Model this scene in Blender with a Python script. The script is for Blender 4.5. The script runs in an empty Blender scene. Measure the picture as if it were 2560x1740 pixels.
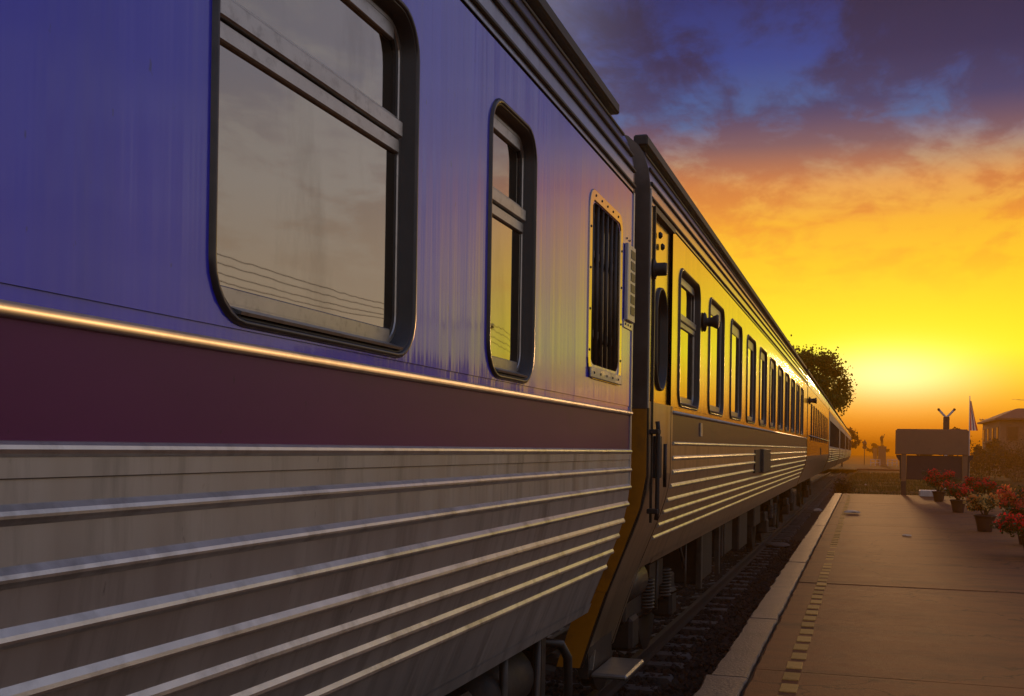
import bpy, bmesh, math, random
from mathutils import Vector, Matrix, noise as mnoise
rnd = random.Random(7)
R = math.radians
SC = bpy.context.scene
COL = SC.collection

# ------------------------------------------------------------------ camera
EYE = 1.52
FPX, ROLL, VPX, VPY = 2780.0, 0.015, 2158.0, 1131.0
TT = (VPX - 1280) / (FPX * math.cos(ROLL)); TH = math.atan(TT)
CY = VPY - FPX * TT * math.sin(ROLL)
s_, c_ = math.sin(TH), math.cos(TH)
fw = Vector((-s_, c_, 0))
cr, sr = math.cos(ROLL), math.sin(ROLL)
rt = Vector((cr * c_, cr * s_, sr)); up = Vector((-sr * c_, -sr * s_, cr))
cam = bpy.data.cameras.new('camera')
cam.sensor_width = 36; cam.lens = 36 * FPX / 2560
cam.shift_y = (CY - 870) / 2560
cam.clip_start = 0.05; cam.clip_end = 4000
co = bpy.data.objects.new('camera', cam); COL.objects.link(co)
co.matrix_world = Matrix(((rt.x, up.x, -fw.x, 0), (rt.y, up.y, -fw.y, 0), (rt.z, up.z, -fw.z, EYE), (0, 0, 0, 1)))
SC.camera = co

# ------------------------------------------------------------------ view / render
SC.view_settings.view_transform = 'Standard'
SC.view_settings.look = 'None'
SC.view_settings.exposure = 0.0
SC.view_settings.gamma = 1.0
SC.cycles.use_denoising = True
SC.cycles.max_bounces = 6
SC.cycles.volume_bounces = 0
SC.cycles.transparent_max_bounces = 6
SC.cycles.sample_clamp_indirect = 4.0
SC.cycles.use_adaptive_sampling = True

# ------------------------------------------------------------------ sky
SUN_AZ, SUN_EL = R(-0.5), R(4.0)          # degrees right of the track direction, above the horizon
SUNX, SUNY = math.sin(SUN_AZ), math.cos(SUN_AZ)
def lin(c):
    return tuple((v / 255 / 12.92 if v <= 10 else ((v / 255 + .055) / 1.055) ** 2.4) for v in c) + (1,)
w = bpy.data.worlds.new('World'); SC.world = w; w.use_nodes = True
nt = w.node_tree; N = nt.nodes; L = nt.links; N.clear()
def nd(t, **k):
    n = N.new(t)
    for a, b in k.items(): setattr(n, a, b)
    return n
def mth(op, a, b=None, c=None, clamp=False):
    n = nd('ShaderNodeMath', operation=op); n.use_clamp = clamp
    for i, v in enumerate((a, b, c)):
        if v is None: continue
        if hasattr(v, 'links'): L.new(v, n.inputs[i])
        else: n.inputs[i].default_value = v
    return n.outputs[0]
def ramp(fac, stops):
    n = nd('ShaderNodeValToRGB'); e = n.color_ramp.elements
    while len(e) < len(stops): e.new(0.5)
    for i, (p, c) in enumerate(stops): e[i].position = p; e[i].color = c
    L.new(fac, n.inputs[0]); return n.outputs[0]
def mixc(f, a, b, mode='MIX'):
    n = nd('ShaderNodeMix', data_type='RGBA', blend_type=mode)
    for i, v in ((0, f), (6, a), (7, b)):
        if hasattr(v, 'links'): L.new(v, n.inputs[i])
        else: n.inputs[i].default_value = v
    return n.outputs[2]
def mrange(v, a, b, c=0, d=1, smooth=True):
    n = nd('ShaderNodeMapRange', interpolation_type='SMOOTHSTEP' if smooth else 'LINEAR'); n.clamp = True
    L.new(v, n.inputs[0])
    for i, q in enumerate((a, b, c, d)): n.inputs[i + 1].default_value = q
    return n.outputs[0]
tc = nd('ShaderNodeTexCoord'); sx = nd('ShaderNodeSeparateXYZ'); L.new(tc.outputs['Generated'], sx.inputs[0])
X, Y, Z = sx.outputs
el = mth('ARCSINE', Z)
eld = mth('DIVIDE', mth('DEGREES', el), 60.0, clamp=True)
hl = mth('SQRT', mth('ADD', mth('MULTIPLY', X, X), mth('MULTIPLY', Y, Y)))
cosaz = mth('DIVIDE', mth('ADD', mth('MULTIPLY', X, SUNX), mth('MULTIPLY', Y, SUNY)), mth('MAXIMUM', hl, 1e-4))
D = 1 / 60.0
sunside = ramp(eld, [(0, lin((200, 74, 0))), (1.3 * D, lin((232, 116, 0))), (2.8 * D, lin((253, 178, 0))), (5 * D, lin((255, 246, 12))),
    (7 * D, lin((255, 226, 0))), (9.2 * D, lin((255, 202, 0))), (11.2 * D, lin((248, 178, 30))), (13 * D, lin((228, 158, 78))), (14.2 * D, lin((176, 140, 112))),
    (16 * D, lin((52, 94, 150))), (19 * D, lin((4, 56, 138))), (23 * D, lin((0, 24, 98))), (34 * D, lin((18, 30, 84))), (1, lin((40, 46, 84)))])
away = ramp(eld, [(0, lin((166, 152, 134))), (5 * D, lin((200, 184, 162))), (9 * D, lin((202, 188, 174))), (13 * D, lin((194, 188, 188))), (18 * D, lin((178, 176, 186))),
    (26 * D, lin((162, 164, 178))), (1, lin((138, 142, 162)))])
wsun = mrange(mth('ADD', cosaz, mrange(el, R(1), R(17), .026, 0, False)), 0.918, 0.990)
base = mixc(wsun, away, sunside)
CLOFF = (9.1, 3.3, 2)
# clouds: fractal noise on the cloud deck (direction projected on a plane)
den = mth('ADD', Z, 0.13)
cv = nd('ShaderNodeCombineXYZ'); L.new(mth('DIVIDE', X, den), cv.inputs[0]); L.new(mth('DIVIDE', Y, den), cv.inputs[1])
def cloudnoise(scale, off, detail, rough, dist):
    mp = nd('ShaderNodeMapping'); mp.inputs['Location'].default_value = off; mp.inputs['Scale'].default_value = (scale[0], scale[1], 1)
    L.new(cv.outputs[0], mp.inputs[0])
    n = nd('ShaderNodeTexNoise'); n.inputs['Scale'].default_value = 1; n.inputs['Detail'].default_value = detail
    n.inputs['Roughness'].default_value = rough; n.inputs['Distortion'].default_value = dist
    L.new(mp.outputs[0], n.inputs['Vector']); return n.outputs['Fac']
c1 = cloudnoise((1.9, 1.25), CLOFF, 9, 0.60, 0.35)
c2 = cloudnoise((7.0, 4.2), (1.7, 5.2, 3), 7, 0.62, 0.4)
cm = mth('ADD', mth('MULTIPLY', c1, 0.70), mth('MULTIPLY', c2, 0.30))
cover = mrange(mth('ADD', cm, mrange(el, R(13), R(21), 0, .095)), 0.475, 0.585)
cover = mth('MULTIPLY', cover, mrange(el, R(6.5), R(12.5)))
ccol = ramp(eld, [(0, lin((240, 130, 4))), (8.5 * D, lin((252, 168, 4))), (11 * D, lin((236, 140, 30))), (13.2 * D, lin((198, 112, 56))), (15 * D, lin((112, 74, 88))),
    (16.8 * D, lin((34, 38, 94))), (19 * D, lin((0, 12, 70))), (24 * D, lin((0, 0, 42))), (40 * D, lin((30, 36, 84))), (1, lin((60, 64, 100)))])
caway = ramp(eld, [(0, lin((166, 146, 124))), (10 * D, lin((188, 168, 152))), (18 * D, lin((152, 152, 174))), (1, lin((120, 126, 160)))])
sky = mixc(mth('MULTIPLY', cover, 0.90), base, mixc(wsun, caway, ccol))
# glow round the sun, drawn out sideways by the haze
GAZ = SUN_AZ + R(1.7)
gaz = mth('ARCTANGENT', mth('DIVIDE', mth('SUBTRACT', mth('MULTIPLY', X, math.cos(GAZ)), mth('MULTIPLY', Y, math.sin(GAZ))), mth('MAXIMUM', mth('ADD', mth('MULTIPLY', X, math.sin(GAZ)), mth('MULTIPLY', Y, math.cos(GAZ))), .02)))
gel = mth('SUBTRACT', el, SUN_EL - R(.3))
def gau(wa, we):
    return mth('EXPONENT', mth('MULTIPLY', mth('ADD', mth('POWER', mth('DIVIDE', gaz, R(wa)), 2.0), mth('POWER', mth('DIVIDE', gel, R(we)), 2.0)), -1.0))
front = mrange(Y, 0.0, 0.3)
g1 = mth('MULTIPLY', gau(3.6, 1.25), front)
g2 = mth('MULTIPLY', gau(9.0, 3.2), front)
def scale(c, f):
    n = nd('ShaderNodeVectorMath', operation='SCALE'); n.inputs[0].default_value = c[:3]; L.new(f, n.inputs['Scale']); return n.outputs[0]
sky = mixc(1.0, sky, scale((.45, 0.55, 0.50), g1), 'ADD')
sky = mixc(1.0, sky, scale((0.18, 0.16, 0.0), g2), 'ADD')
bgc = nd('ShaderNodeBackground'); L.new(sky, bgc.inputs[0]); bgc.inputs[1].default_value = 1.0
nis = nd('ShaderNodeTexSky', sky_type='NISHITA'); nis.sun_disc = False; nis.sun_elevation = SUN_EL; nis.sun_rotation = SUN_AZ
bgn = nd('ShaderNodeBackground'); L.new(nis.outputs[0], bgn.inputs[0]); bgn.inputs[1].default_value = 0.006
ads = nd('ShaderNodeAddShader'); L.new(bgc.outputs[0], ads.inputs[0]); L.new(bgn.outputs[0], ads.inputs[1])
wo = nd('ShaderNodeOutputWorld'); L.new(ads.outputs[0], wo.inputs[0])

# ------------------------------------------------------------------ sun
sl = bpy.data.lights.new('sun', 'SUN'); sl.energy = 1.7; sl.angle = R(2.5); sl.color = (1.0, 0.52, 0.20)
so = bpy.data.objects.new('sun', sl); COL.objects.link(so)
sd = Vector((SUNX * math.cos(SUN_EL), SUNY * math.cos(SUN_EL), math.sin(SUN_EL)))
so.rotation_euler = sd.to_track_quat('Z', 'Y').to_euler(); so.location = (0, 30, 20)

# ------------------------------------------------------------------ materials
MATS = {}
def material(name, base, rough=.5, metal=0.0, var=0.0, vscale=4.0, stretch=(1, 1, 1), bump=0.0, bscale=30.0, bstretch=(1, 1, 1), bdist=0.01,
             coat=0.0, coat_rough=.1, coat_ior=1.5, ior=1.5, dirt=None, dirt_amt=0.0, dscale=3.0, dstretch=(1, 1, 1), emit=None, trans=0.0, tint=None, rvar=0.0, perobj=0.0, dlo=.5, dhi=.7, specks=0.0, cracks=0.0):
    m = bpy.data.materials.new(name); m.use_nodes = True
    t = m.node_tree; n = t.nodes; l = t.links
    b = n['Principled BSDF']
    b.inputs['Roughness'].default_value = rough; b.inputs['Metallic'].default_value = metal
    b.inputs['Coat Weight'].default_value = coat; b.inputs['Coat Roughness'].default_value = coat_rough
    b.inputs['IOR'].default_value = ior; b.inputs['Coat IOR'].default_value = coat_ior
    if tint: b.inputs['Specular Tint'].default_value = (*tint, 1)
    tcn = n.new('ShaderNodeTexCoord')
    def nz(sc, st, det=5, ro=.6):
        mp = n.new('ShaderNodeMapping'); mp.inputs['Scale'].default_value = st
        l.new(tcn.outputs['Object'], mp.inputs[0])
        q = n.new('ShaderNodeTexNoise'); q.inputs['Scale'].default_value = sc; q.inputs['Detail'].default_value = det; q.inputs['Roughness'].default_value = ro
        l.new(mp.outputs[0], q.inputs['Vector']); return q.outputs['Fac']
    def mr(v, a, bb, c, d):
        q = n.new('ShaderNodeMapRange'); l.new(v, q.inputs[0])
        for i, z in enumerate((a, bb, c, d)): q.inputs[i + 1].default_value = z
        return q.outputs[0]
    col = n.new('ShaderNodeRGB'); col.outputs[0].default_value = (*base, 1); cur = col.outputs[0]
    def mulv(cur, f):
        q = n.new('ShaderNodeVectorMath'); q.operation = 'SCALE'; l.new(cur, q.inputs[0]); l.new(f, q.inputs['Scale']); return q.outputs[0]
    if perobj:
        oi = n.new('ShaderNodeObjectInfo'); cur = mulv(cur, mr(oi.outputs['Random'], 0, 1, 1 - perobj, 1 + perobj))
    if var:
        v = nz(vscale, stretch); cur = mulv(cur, mr(v, .25, .75, 1 - var, 1 + var))
        if rvar: l.new(mr(v, .25, .75, rough - rvar, rough + rvar), b.inputs['Roughness'])
    if dirt:
        q = n.new('ShaderNodeMix'); q.data_type = 'RGBA'
        l.new(mr(nz(dscale, dstretch, 8, .65), dlo, dhi, 0, dirt_amt), q.inputs[0]); l.new(cur, q.inputs[6]); q.inputs[7].default_value = (*dirt, 1); cur = q.outputs[2]
    if cracks:
        vm = n.new('ShaderNodeMapping'); l.new(tcn.outputs['Object'], vm.inputs[0])
        nn = n.new('ShaderNodeTexNoise'); nn.inputs['Scale'].default_value = 2.2; nn.inputs['Detail'].default_value = 6; l.new(tcn.outputs['Object'], nn.inputs['Vector'])
        va = n.new('ShaderNodeVectorMath'); va.operation = 'ADD'; l.new(vm.outputs[0], va.inputs[0])
        vs = n.new('ShaderNodeVectorMath'); vs.operation = 'SCALE'; l.new(nn.outputs['Color'], vs.inputs[0]); vs.inputs['Scale'].default_value = .9; l.new(vs.outputs[0], va.inputs[1])
        vo = n.new('ShaderNodeTexVoronoi'); vo.feature = 'DISTANCE_TO_EDGE'; vo.inputs['Scale'].default_value = .38; l.new(va.outputs[0], vo.inputs['Vector'])
        cur = mulv(cur, mr(vo.outputs['Distance'], .0, .007, 1 - cracks, 1))
    if specks:
        cur = mulv(cur, mr(nz(38, (1, 1, .45), 3, .5), .70, .76, 1, 1 - specks))
    l.new(cur, b.inputs['Base Color'])
    if bump:
        bn = n.new('ShaderNodeBump'); bn.inputs['Strength'].default_value = bump; bn.inputs['Distance'].default_value = bdist
        l.new(nz(bscale, bstretch, 4, .6), bn.inputs['Height']); l.new(bn.outputs[0], b.inputs['Normal'])
        if coat: l.new(bn.outputs[0], b.inputs['Coat Normal'])
    if trans:
        tr = n.new('ShaderNodeBsdfTranslucent'); l.new(cur, tr.inputs[0])
        ms = n.new('ShaderNodeMixShader'); ms.inputs[0].default_value = trans
        l.new(b.outputs[0], ms.inputs[1]); l.new(tr.outputs[0], ms.inputs[2]); l.new(ms.outputs[0], n['Material Output'].inputs[0])
    MATS[name] = m; return m
WAVE = dict(bstretch=(1, 5.0, .22), bscale=1.0)
material('paint_blue', (.020, .021, .64), .38, .15, var=.12, vscale=1.2, stretch=(1, 4, .25), bump=.26, bdist=.02, coat=.9, coat_rough=.07, coat_ior=1.52, ior=1.42, dirt=(.085, .085, .42), dirt_amt=.34, dscale=.9, dstretch=(1, 4.0, .14), specks=.55, **WAVE)
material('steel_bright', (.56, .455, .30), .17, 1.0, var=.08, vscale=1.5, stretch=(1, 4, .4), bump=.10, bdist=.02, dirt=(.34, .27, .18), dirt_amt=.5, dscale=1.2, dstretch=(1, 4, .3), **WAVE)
material('paint_brown', (.075, .018, .020), .45, 0, var=.16, vscale=1.1, coat=.2, coat_rough=.3, dirt=(.035, .012, .010), dirt_amt=.6, dscale=1.1, dstretch=(1, 3, .6))
material('steel_glow_tint', (.50, .385, .25), .36, .85, var=.10, vscale=3, stretch=(1, 3, .5), bump=.14, bdist=.02, dirt=(.20, .13, .08), dirt_amt=.65, dscale=1.6, dstretch=(1, 5, .6), rvar=.06, specks=.4, **WAVE)  # the near carriage's steel, with sunset glow put into its base colour
material('paint_maroon', (.120, .011, .080), .50, 0, var=.16, vscale=1.1, stretch=(1, 1, 2), bump=.14, bdist=.0015, bscale=45, coat=.15, coat_rough=.3, ior=1.4, dirt=(.05, .012, .03), dirt_amt=.6, dscale=1.1, dstretch=(1, 1.2, 2.2), specks=.5)
material('steel', (.50, .495, .485), .42, .72, var=.10, vscale=3, stretch=(1, 3, .5), bump=.14, bdist=.02, dirt=(.20, .195, .185), dirt_amt=.65, dscale=1.6, dstretch=(1, 5, .6), rvar=.06, specks=.4, **WAVE)
material('steel_clean', (.60, .59, .575), .36, .9, var=.14, vscale=5, stretch=(1, 2, 2), dirt=(.20, .18, .155), dirt_amt=.7, dscale=3.5, dstretch=(1, 1.6, 1.6), bump=.2, bscale=7, bdist=.006)
material('belt_metal', (.46, .44, .40), .50, .85, var=.16, vscale=5, dirt=(.16, .14, .12), dirt_amt=.7, dscale=4, bump=.2, bscale=9, bdist=.005)
material('aluminium', (.42, .41, .39), .36, .95, var=.12, vscale=5, stretch=(1, 2, 2), bump=.12, bscale=90, bdist=.001, dirt=(.14, .13, .12), dirt_amt=.5, dscale=26, dlo=.52, dhi=.75)
material('frame_metal', (.05, .05, .055), .30, .5, var=.25, vscale=9, bump=.15, bscale=60, bdist=.002, dirt=(.07, .065, .06), dirt_amt=.6, dscale=9)
material('rubber', (.012, .012, .013), .45, 0, var=.3, vscale=20)
material('glass', (.40, .37, .315), .02, 1.0, dirt=(.22, .19, .15), dirt_amt=.45, dscale=2.2, dstretch=(1, 1.6, .5), bump=.06, bscale=1.2, bdist=.01, bstretch=(1, 1.2, .8))
material('roof_grey', (.22, .24, .30), .28, .5, var=.12, coat=.8, coat_rough=.12, bump=.15, bdist=.02, **WAVE)
material('rib_dark', (.010, .010, .011), .55, 0, var=.3, vscale=12)
material('yellow_paint', (.42, .17, .003), .45, 0, var=.25, vscale=5, dirt=(.11, .055, .02), dirt_amt=.75, dscale=5, coat=.3)
material('end_grey', (.12, .10, .085), .45, .5, var=.25, vscale=5, dirt=(.05, .035, .02), dirt_amt=.6)
material('under_dark', (.016, .014, .013), .65, .2, var=.4, vscale=8, dirt=(.07, .045, .03), dirt_amt=.6, bump=.2)
material('iron_grey', (.06, .056, .052), .5, .6, var=.4, vscale=10, dirt=(.08, .05, .03), dirt_amt=.6)
material('tread_plate', (.30, .29, .28), .40, .9, var=.2, vscale=12, bump=.5, bscale=120, bdist=.003)
material('rail_steel', (.035, .022, .016), .8, 0, var=.3, vscale=9)
material('sleeper_concrete', (.105, .095, .088), .8, 0, var=.3, vscale=6, bump=.4, bscale=40, perobj=.2, dirt=(.05, .045, .04), dirt_amt=.7)
material('ballast', (.048, .042, .038), .95, 0, ior=1.2, var=.5, vscale=14, bump=.6, bscale=40, bdist=.02)
material('platform_concrete', (.205, .076, .023), .80, 0, ior=1.36, var=.30, vscale=5, stretch=(.8, 1.2, 1), bump=.6, bscale=70, bdist=.006, dirt=(.070, .030, .014), dirt_amt=.85, dscale=1.2, dstretch=(.6, 1.3, 1), rvar=.04, perobj=.08, specks=.55, cracks=.75)  # orange wash of the low sun is put into the concrete's base colour
material('coping_concrete', (.120, .096, .076), .62, 0, var=.25, vscale=3, bump=.7, bscale=34, bdist=.012, dirt=(.08, .07, .06), dirt_amt=.8, dscale=4, perobj=.10)
material('joint_dark', (.03, .026, .022), .9, 0, var=.3)
material('tile_yellow', (.52, .30, .085), .85, 0, ior=1.2, var=.3, vscale=14, dirt=(.28, .15, .05), dirt_amt=.5, dscale=16, perobj=.28)
material('ground_soil', (.075, .055, .030), 1.0, 0, ior=1.08, var=.4, vscale=.6, bump=.4, bscale=6, dirt=(.05, .065, .025), dirt_amt=.9, dscale=.35)
material('grass', (.075, .085, .022), .8, 0, var=.5, vscale=2, trans=.3)
material('pot_plastic', (.055, .022, .018), .5, 0, var=.2, vscale=8)
material('soil', (.03, .02, .015), .95, 0, var=.4)
material('bark', (.075, .055, .04), .9, 0, var=.4, vscale=12, bump=.6, bscale=30)
material('leaf', (.06, .085, .02), .55, 0, var=.5, vscale=3, trans=.35)
material('leaf_dark', (.030, .030, .011), .7, 0, var=.5, vscale=2, trans=.3)
material('leaf_tree', (.17, .155, .020), .6, 0, var=.4, vscale=2, trans=.65)
material('bract_red', (.95, .03, .035), .6, 0, var=.4, vscale=9, trans=.62)
material('bract_orange', (.95, .34, .07), .6, 0, var=.4, vscale=9, trans=.62)
material('bract_pink', (.95, .14, .07), .6, 0, var=.45, vscale=9, trans=.62)
material('bract_yellow', (.78, .50, .14), .6, 0, var=.4, vscale=9, trans=.45)
material('white_paint', (.62, .58, .52), .6, 0, var=.15, vscale=3, dirt=(.3, .22, .15), dirt_amt=.5)
material('board_shaded', (.26, .125, .055), .6, 0, var=.15, vscale=3, dirt=(.15, .075, .035), dirt_amt=.5)  # pale board and posts, with shade and orange haze put into the colour
material('black_paint', (.02, .018, .018), .55, 0)
material('sign_dark', (.06, .022, .018), .6, 0, var=.2)
material('wall_plaster', (.15, .10, .07), .85, 0, var=.2, vscale=1, dirt=(.16, .12, .09), dirt_amt=.6, dscale=1)
material('tile_roof', (.11, .055, .04), .8, 0, var=.3, vscale=3)
material('window_dark', (.02, .02, .022), .15, 0)
material('bronze', (.07, .05, .03), .5, .7)
material('flag_red', (.55, .06, .05), .8, 0, trans=.4)
material('flag_white', (.7, .68, .64), .8, 0, trans=.4)
material('flag_blue', (.04, .05, .25), .8, 0, trans=.4)
material('paper_white', (.62, .52, .40), .8, 0)
material('lamp_glass', (.5, .3, .12), .2, 0)

# ------------------------------------------------------------------ mesh helpers
def obj(name, verts, faces, mat, parent=None, smooth=False, loc=None):
    me = bpy.data.meshes.new(name); me.from_pydata(verts, [], faces); me.update()
    me.materials.append(MATS[mat])
    if smooth:
        for p in me.polygons: p.use_smooth = True
    return inst(name, me, parent, loc)
def inst(name, me, parent=None, loc=None, rot=None):
    o = bpy.data.objects.new(name, me); COL.objects.link(o); o.parent = parent
    if loc: o.location = loc
    if rot: o.rotation_euler = rot
    return o
def tag(o, label=None, cat=None, group=None, kind=None):
    for k, v in (('label', label), ('category', cat), ('group', group), ('kind', kind)):
        if v: o[k] = v
    return o
def empty(name, loc, rot=None):
    o = bpy.data.objects.new(name, None); COL.objects.link(o); o.location = loc; o.empty_display_size = .2
    if rot: o.rotation_euler = rot
    return o
class MB:
    def __init__(s): s.v = []; s.f = []
    def add(s, v, f):
        b = len(s.v); s.v += [tuple(p) for p in v]; s.f += [tuple(i + b for i in q) for q in f]; return s
    def box(s, x0, x1, y0, y1, z0, z1):
        v = [(x, y, z) for z in (z0, z1) for y in (y0, y1) for x in (x0, x1)]
        return s.add(v, [(0, 2, 3, 1), (4, 5, 7, 6), (0, 1, 5, 4), (2, 6, 7, 3), (0, 4, 6, 2), (1, 3, 7, 5)])
    def bevbox(s, x0, x1, y0, y1, z0, z1, b=.005):
        bm = bmesh.new()
        bmesh.ops.create_cube(bm, size=1, matrix=Matrix.Translation(((x0 + x1) / 2, (y0 + y1) / 2, (z0 + z1) / 2)) @ Matrix.Diagonal((x1 - x0, y1 - y0, z1 - z0, 1)))
        bmesh.ops.bevel(bm, geom=bm.edges[:], offset=b, segments=1, affect='EDGES', profile=.5)
        bm.verts.index_update(); v = [p.co[:] for p in bm.verts]; f = [[q.index for q in p.verts] for p in bm.faces]; bm.free()
        return s.add(v, f)
    def extr(s, prof, y0, y1, caps=True, closed=True):     # prof: (x,z) counter-clockwise seen from -y
        n = len(prof); v = [(x, y0, z) for x, z in prof] + [(x, y1, z) for x, z in prof]
        f = [(i, (i + 1) % n, n + (i + 1) % n, n + i) for i in range(n if closed else n - 1)]
        if caps and closed: f += [tuple(range(n - 1, -1, -1)), tuple(range(n, 2 * n))]
        return s.add(v, f)
    def tube(s, pts, r, n=8, cap=True):
        pts = [Vector(p) for p in pts]; rs = r if isinstance(r, (list, tuple)) else [r] * len(pts)
        v = []; ref = None
        for i, p in enumerate(pts):
            d = (pts[min(i + 1, len(pts) - 1)] - pts[max(i - 1, 0)]).normalized()
            a = d.cross(Vector((0, 0, 1)) if abs(d.z) < .9 else Vector((1, 0, 0))).normalized()
            if ref is not None:
                q = ref - d * ref.dot(d)
                if q.length > 1e-4: a = q.normalized()
            ref = a; b = d.cross(a)
            v += [p + (a * math.cos(2 * math.pi * k / n) + b * math.sin(2 * math.pi * k / n)) * rs[i] for k in range(n)]
        f = [(i * n + k, i * n + (k + 1) % n, (i + 1) * n + (k + 1) % n, (i + 1) * n + k) for i in range(len(pts) - 1) for k in range(n)]
        if cap: f += [tuple(range(n - 1, -1, -1)), tuple(range((len(pts) - 1) * n, len(pts) * n))]
        return s.add(v, f)
    def lathe(s, prof, n=20, c=(0, 0, 0), axis='z'):
        v = []
        for r, h in prof:
            for k in range(n):
                a = 2 * math.pi * k / n
                if axis == 'z': v.append((c[0] + r * math.cos(a), c[1] + r * math.sin(a), c[2] + h))
                elif axis == 'x': v.append((c[0] + h, c[1] + r * math.cos(a), c[2] + r * math.sin(a)))
                else: v.append((c[0] + r * math.sin(a), c[1] + h, c[2] + r * math.cos(a)))
        f = [(i * n + k, i * n + (k + 1) % n, (i + 1) * n + (k + 1) % n, (i + 1) * n + k) for i in range(len(prof) - 1) for k in range(n)]
        f += [tuple(range(n - 1, -1, -1)), tuple(range((len(prof) - 1) * n, len(prof) * n))]
        return s.add(v, f)
    def mesh(s, name, mat, smooth=False):
        me = bpy.data.meshes.new(name); me.from_pydata(s.v, [], s.f); me.update(); me.materials.append(MATS[mat])
        if smooth:
            for p in me.polygons: p.use_smooth = True
        return me
    def build(s, name, mat, parent=None, smooth=False, loc=None):
        return inst(name, s.mesh(name, mat, smooth), parent, loc)
def rr(y0, y1, z0, z1, r, n=6):
    r = max(min(r, (y1 - y0) / 2 - 1e-4, (z1 - z0) / 2 - 1e-4), 1e-3); pts = []
    for cy, cz, a0 in ((y1 - r, z1 - r, 0), (y0 + r, z1 - r, 90), (y0 + r, z0 + r, 180), (y1 - r, z0 + r, 270)):
        for k in range(n + 1):
            a = R(a0 + 90 * k / n); pts.append((cy + r * math.cos(a), cz + r * math.sin(a)))
    return pts
def loft(y0, y1, z0, z1, r, seq, n=6):      # seq: (inset, x) rings of a rounded rectangle in the y-z plane
    m = MB(); v = []
    for d, x in seq: v += [(x, y, z) for y, z in rr(y0 + d, y1 - d, z0 + d, z1 - d, r - d, n)]
    k = 4 * (n + 1)
    f = [(i * k + j, i * k + (j + 1) % k, (i + 1) * k + (j + 1) % k, (i + 1) * k + j) for i in range(len(seq) - 1) for j in range(k)]
    return m.add(v, f)
def plate(x, outer, holes):                 # flat sheet in the plane x with holes, lists of (y,z)
    bm = bmesh.new(); es = []
    for lp in [outer] + holes:
        vs = [bm.verts.new((x, y, z)) for y, z in lp]
        for i in range(len(vs)): es.append(bm.edges.new((vs[i], vs[(i + 1) % len(vs)])))
    bmesh.ops.triangle_fill(bm, use_beauty=True, use_dissolve=False, edges=es)
    for f in bm.faces:
        if f.normal.x < 0: f.normal_flip()
    bm.verts.index_update(); m = MB(); m.add([v.co[:] for v in bm.verts], [[v.index for v in f.verts] for f in bm.faces]); bm.free(); return m

# ------------------------------------------------------------------ the setting
HW = 1.40                                   # carriage half width; local x = +HW faces the platform
CX = -1.28 - HW
PX0, PX1, PT0, PT1 = -.98, 4.3, -6.0, 42.7
GZ = -.80
def sheet(name, x0, x1, y0, y1, z, mat, nx=1, ny=1, amp=0, seed=0, fz=None):
    v = []; f = []
    for j in range(ny + 1):
        for i in range(nx + 1):
            x = x0 + (x1 - x0) * i / nx; y = y0 + (y1 - y0) * j / ny
            h = z + (amp * mnoise.noise((x * .35 + seed, y * .35, 0)) if amp else 0)
            if fz: h += fz(x, y)
            v.append((x, y, h))
    f = [(j * (nx + 1) + i, j * (nx + 1) + i + 1, (j + 1) * (nx + 1) + i + 1, (j + 1) * (nx + 1) + i) for j in range(ny) for i in range(nx)]
    return obj(name, v, f, mat)
g = sheet('ground', -900, 900, -900, 900, GZ - .02, 'ground_soil'); g['kind'] = 'structure'
# verge: grassy ground that rises beyond the platform end up to the level crossing
def rise(x, y): return max(0, min(1, (y - 43) / 14)) * .34
vg = sheet('verge', -1.3, 12, 42.9, 122, -.66, 'ground_soil', 30, 90, .09, 3, lambda x, y: rise(x, y) * (1 if x > -.6 else .2)); vg['kind'] = 'structure'
rd = sheet('crossing_road', -60, 60, 122, 178, -.30, 'ground_soil', 8, 8, .03, 9); rd['kind'] = 'structure'
yardg = sheet('yard', 4.4, 60, -20, 121.9, -.62, 'ballast', 40, 80, .10, 5); yardg['kind'] = 'structure'

# platform: retaining body with coping blocks, slabs and yellow tiles as pieces
pb = MB().box(PX0 + .03, PX1 - .02, PT0, PT1 - .02, GZ - .1, -.045).build('platform', 'joint_dark'); pb['kind'] = 'structure'
prnd = random.Random(3)
def jag(x, y, s, amp): return amp * mnoise.noise((s, y * 2.3, 0)) + amp * .7 * mnoise.noise((s + 7, y * 9.0, 0))
def jagslab(name, mat, xa, xb, ya, yb, z, s1, a1, s2, a2, th=.12, step=.09):
    n = max(2, int((yb - ya) / step)); v = []; f = []
    for i in range(n + 1):
        y = ya + (yb - ya) * i / n
        l = xa + jag(xa, y, s1, a1); r_ = xb + jag(xb, y, s2, a2)
        dz = .004 * mnoise.noise((y * .8, s1, 2))
        v += [(l + .012, y, z + dz), (r_ - .008, y, z + dz), (l, y, z + dz - .014), (r_, y, z + dz - .012), (l, y, z - th), (r_, y, z - th)]
    for i in range(n):
        a, b = i * 6, i * 6 + 6
        f += [(a, a + 1, b + 1, b), (a + 2, a, b, b + 2), (a + 1, a + 3, b + 3, b + 1), (a + 4, a + 2, b + 2, b + 4), (a + 3, a + 5, b + 5, b + 3)]
    f += [(0, 2, 3, 1), (2, 4, 5, 3)]; e = n * 6; f += [(e, e + 1, e + 3, e + 2), (e + 2, e + 3, e + 5, e + 4)]
    return obj(name, v, f, mat, pb)
y = PT0; k = 0
while y < PT1 - .1:
    ln = min(2.72, PT1 - y)
    off = prnd.uniform(-.015, .015)
    jagslab('coping_block', 'coping_concrete', PX0 + off, -.722, y + .004, y + ln - .004, prnd.uniform(-.004, .004), 11 + k, .022, 50, .012, .30)
    y += ln; k += 1
y = 7.92 - 5.445 * 3
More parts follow.
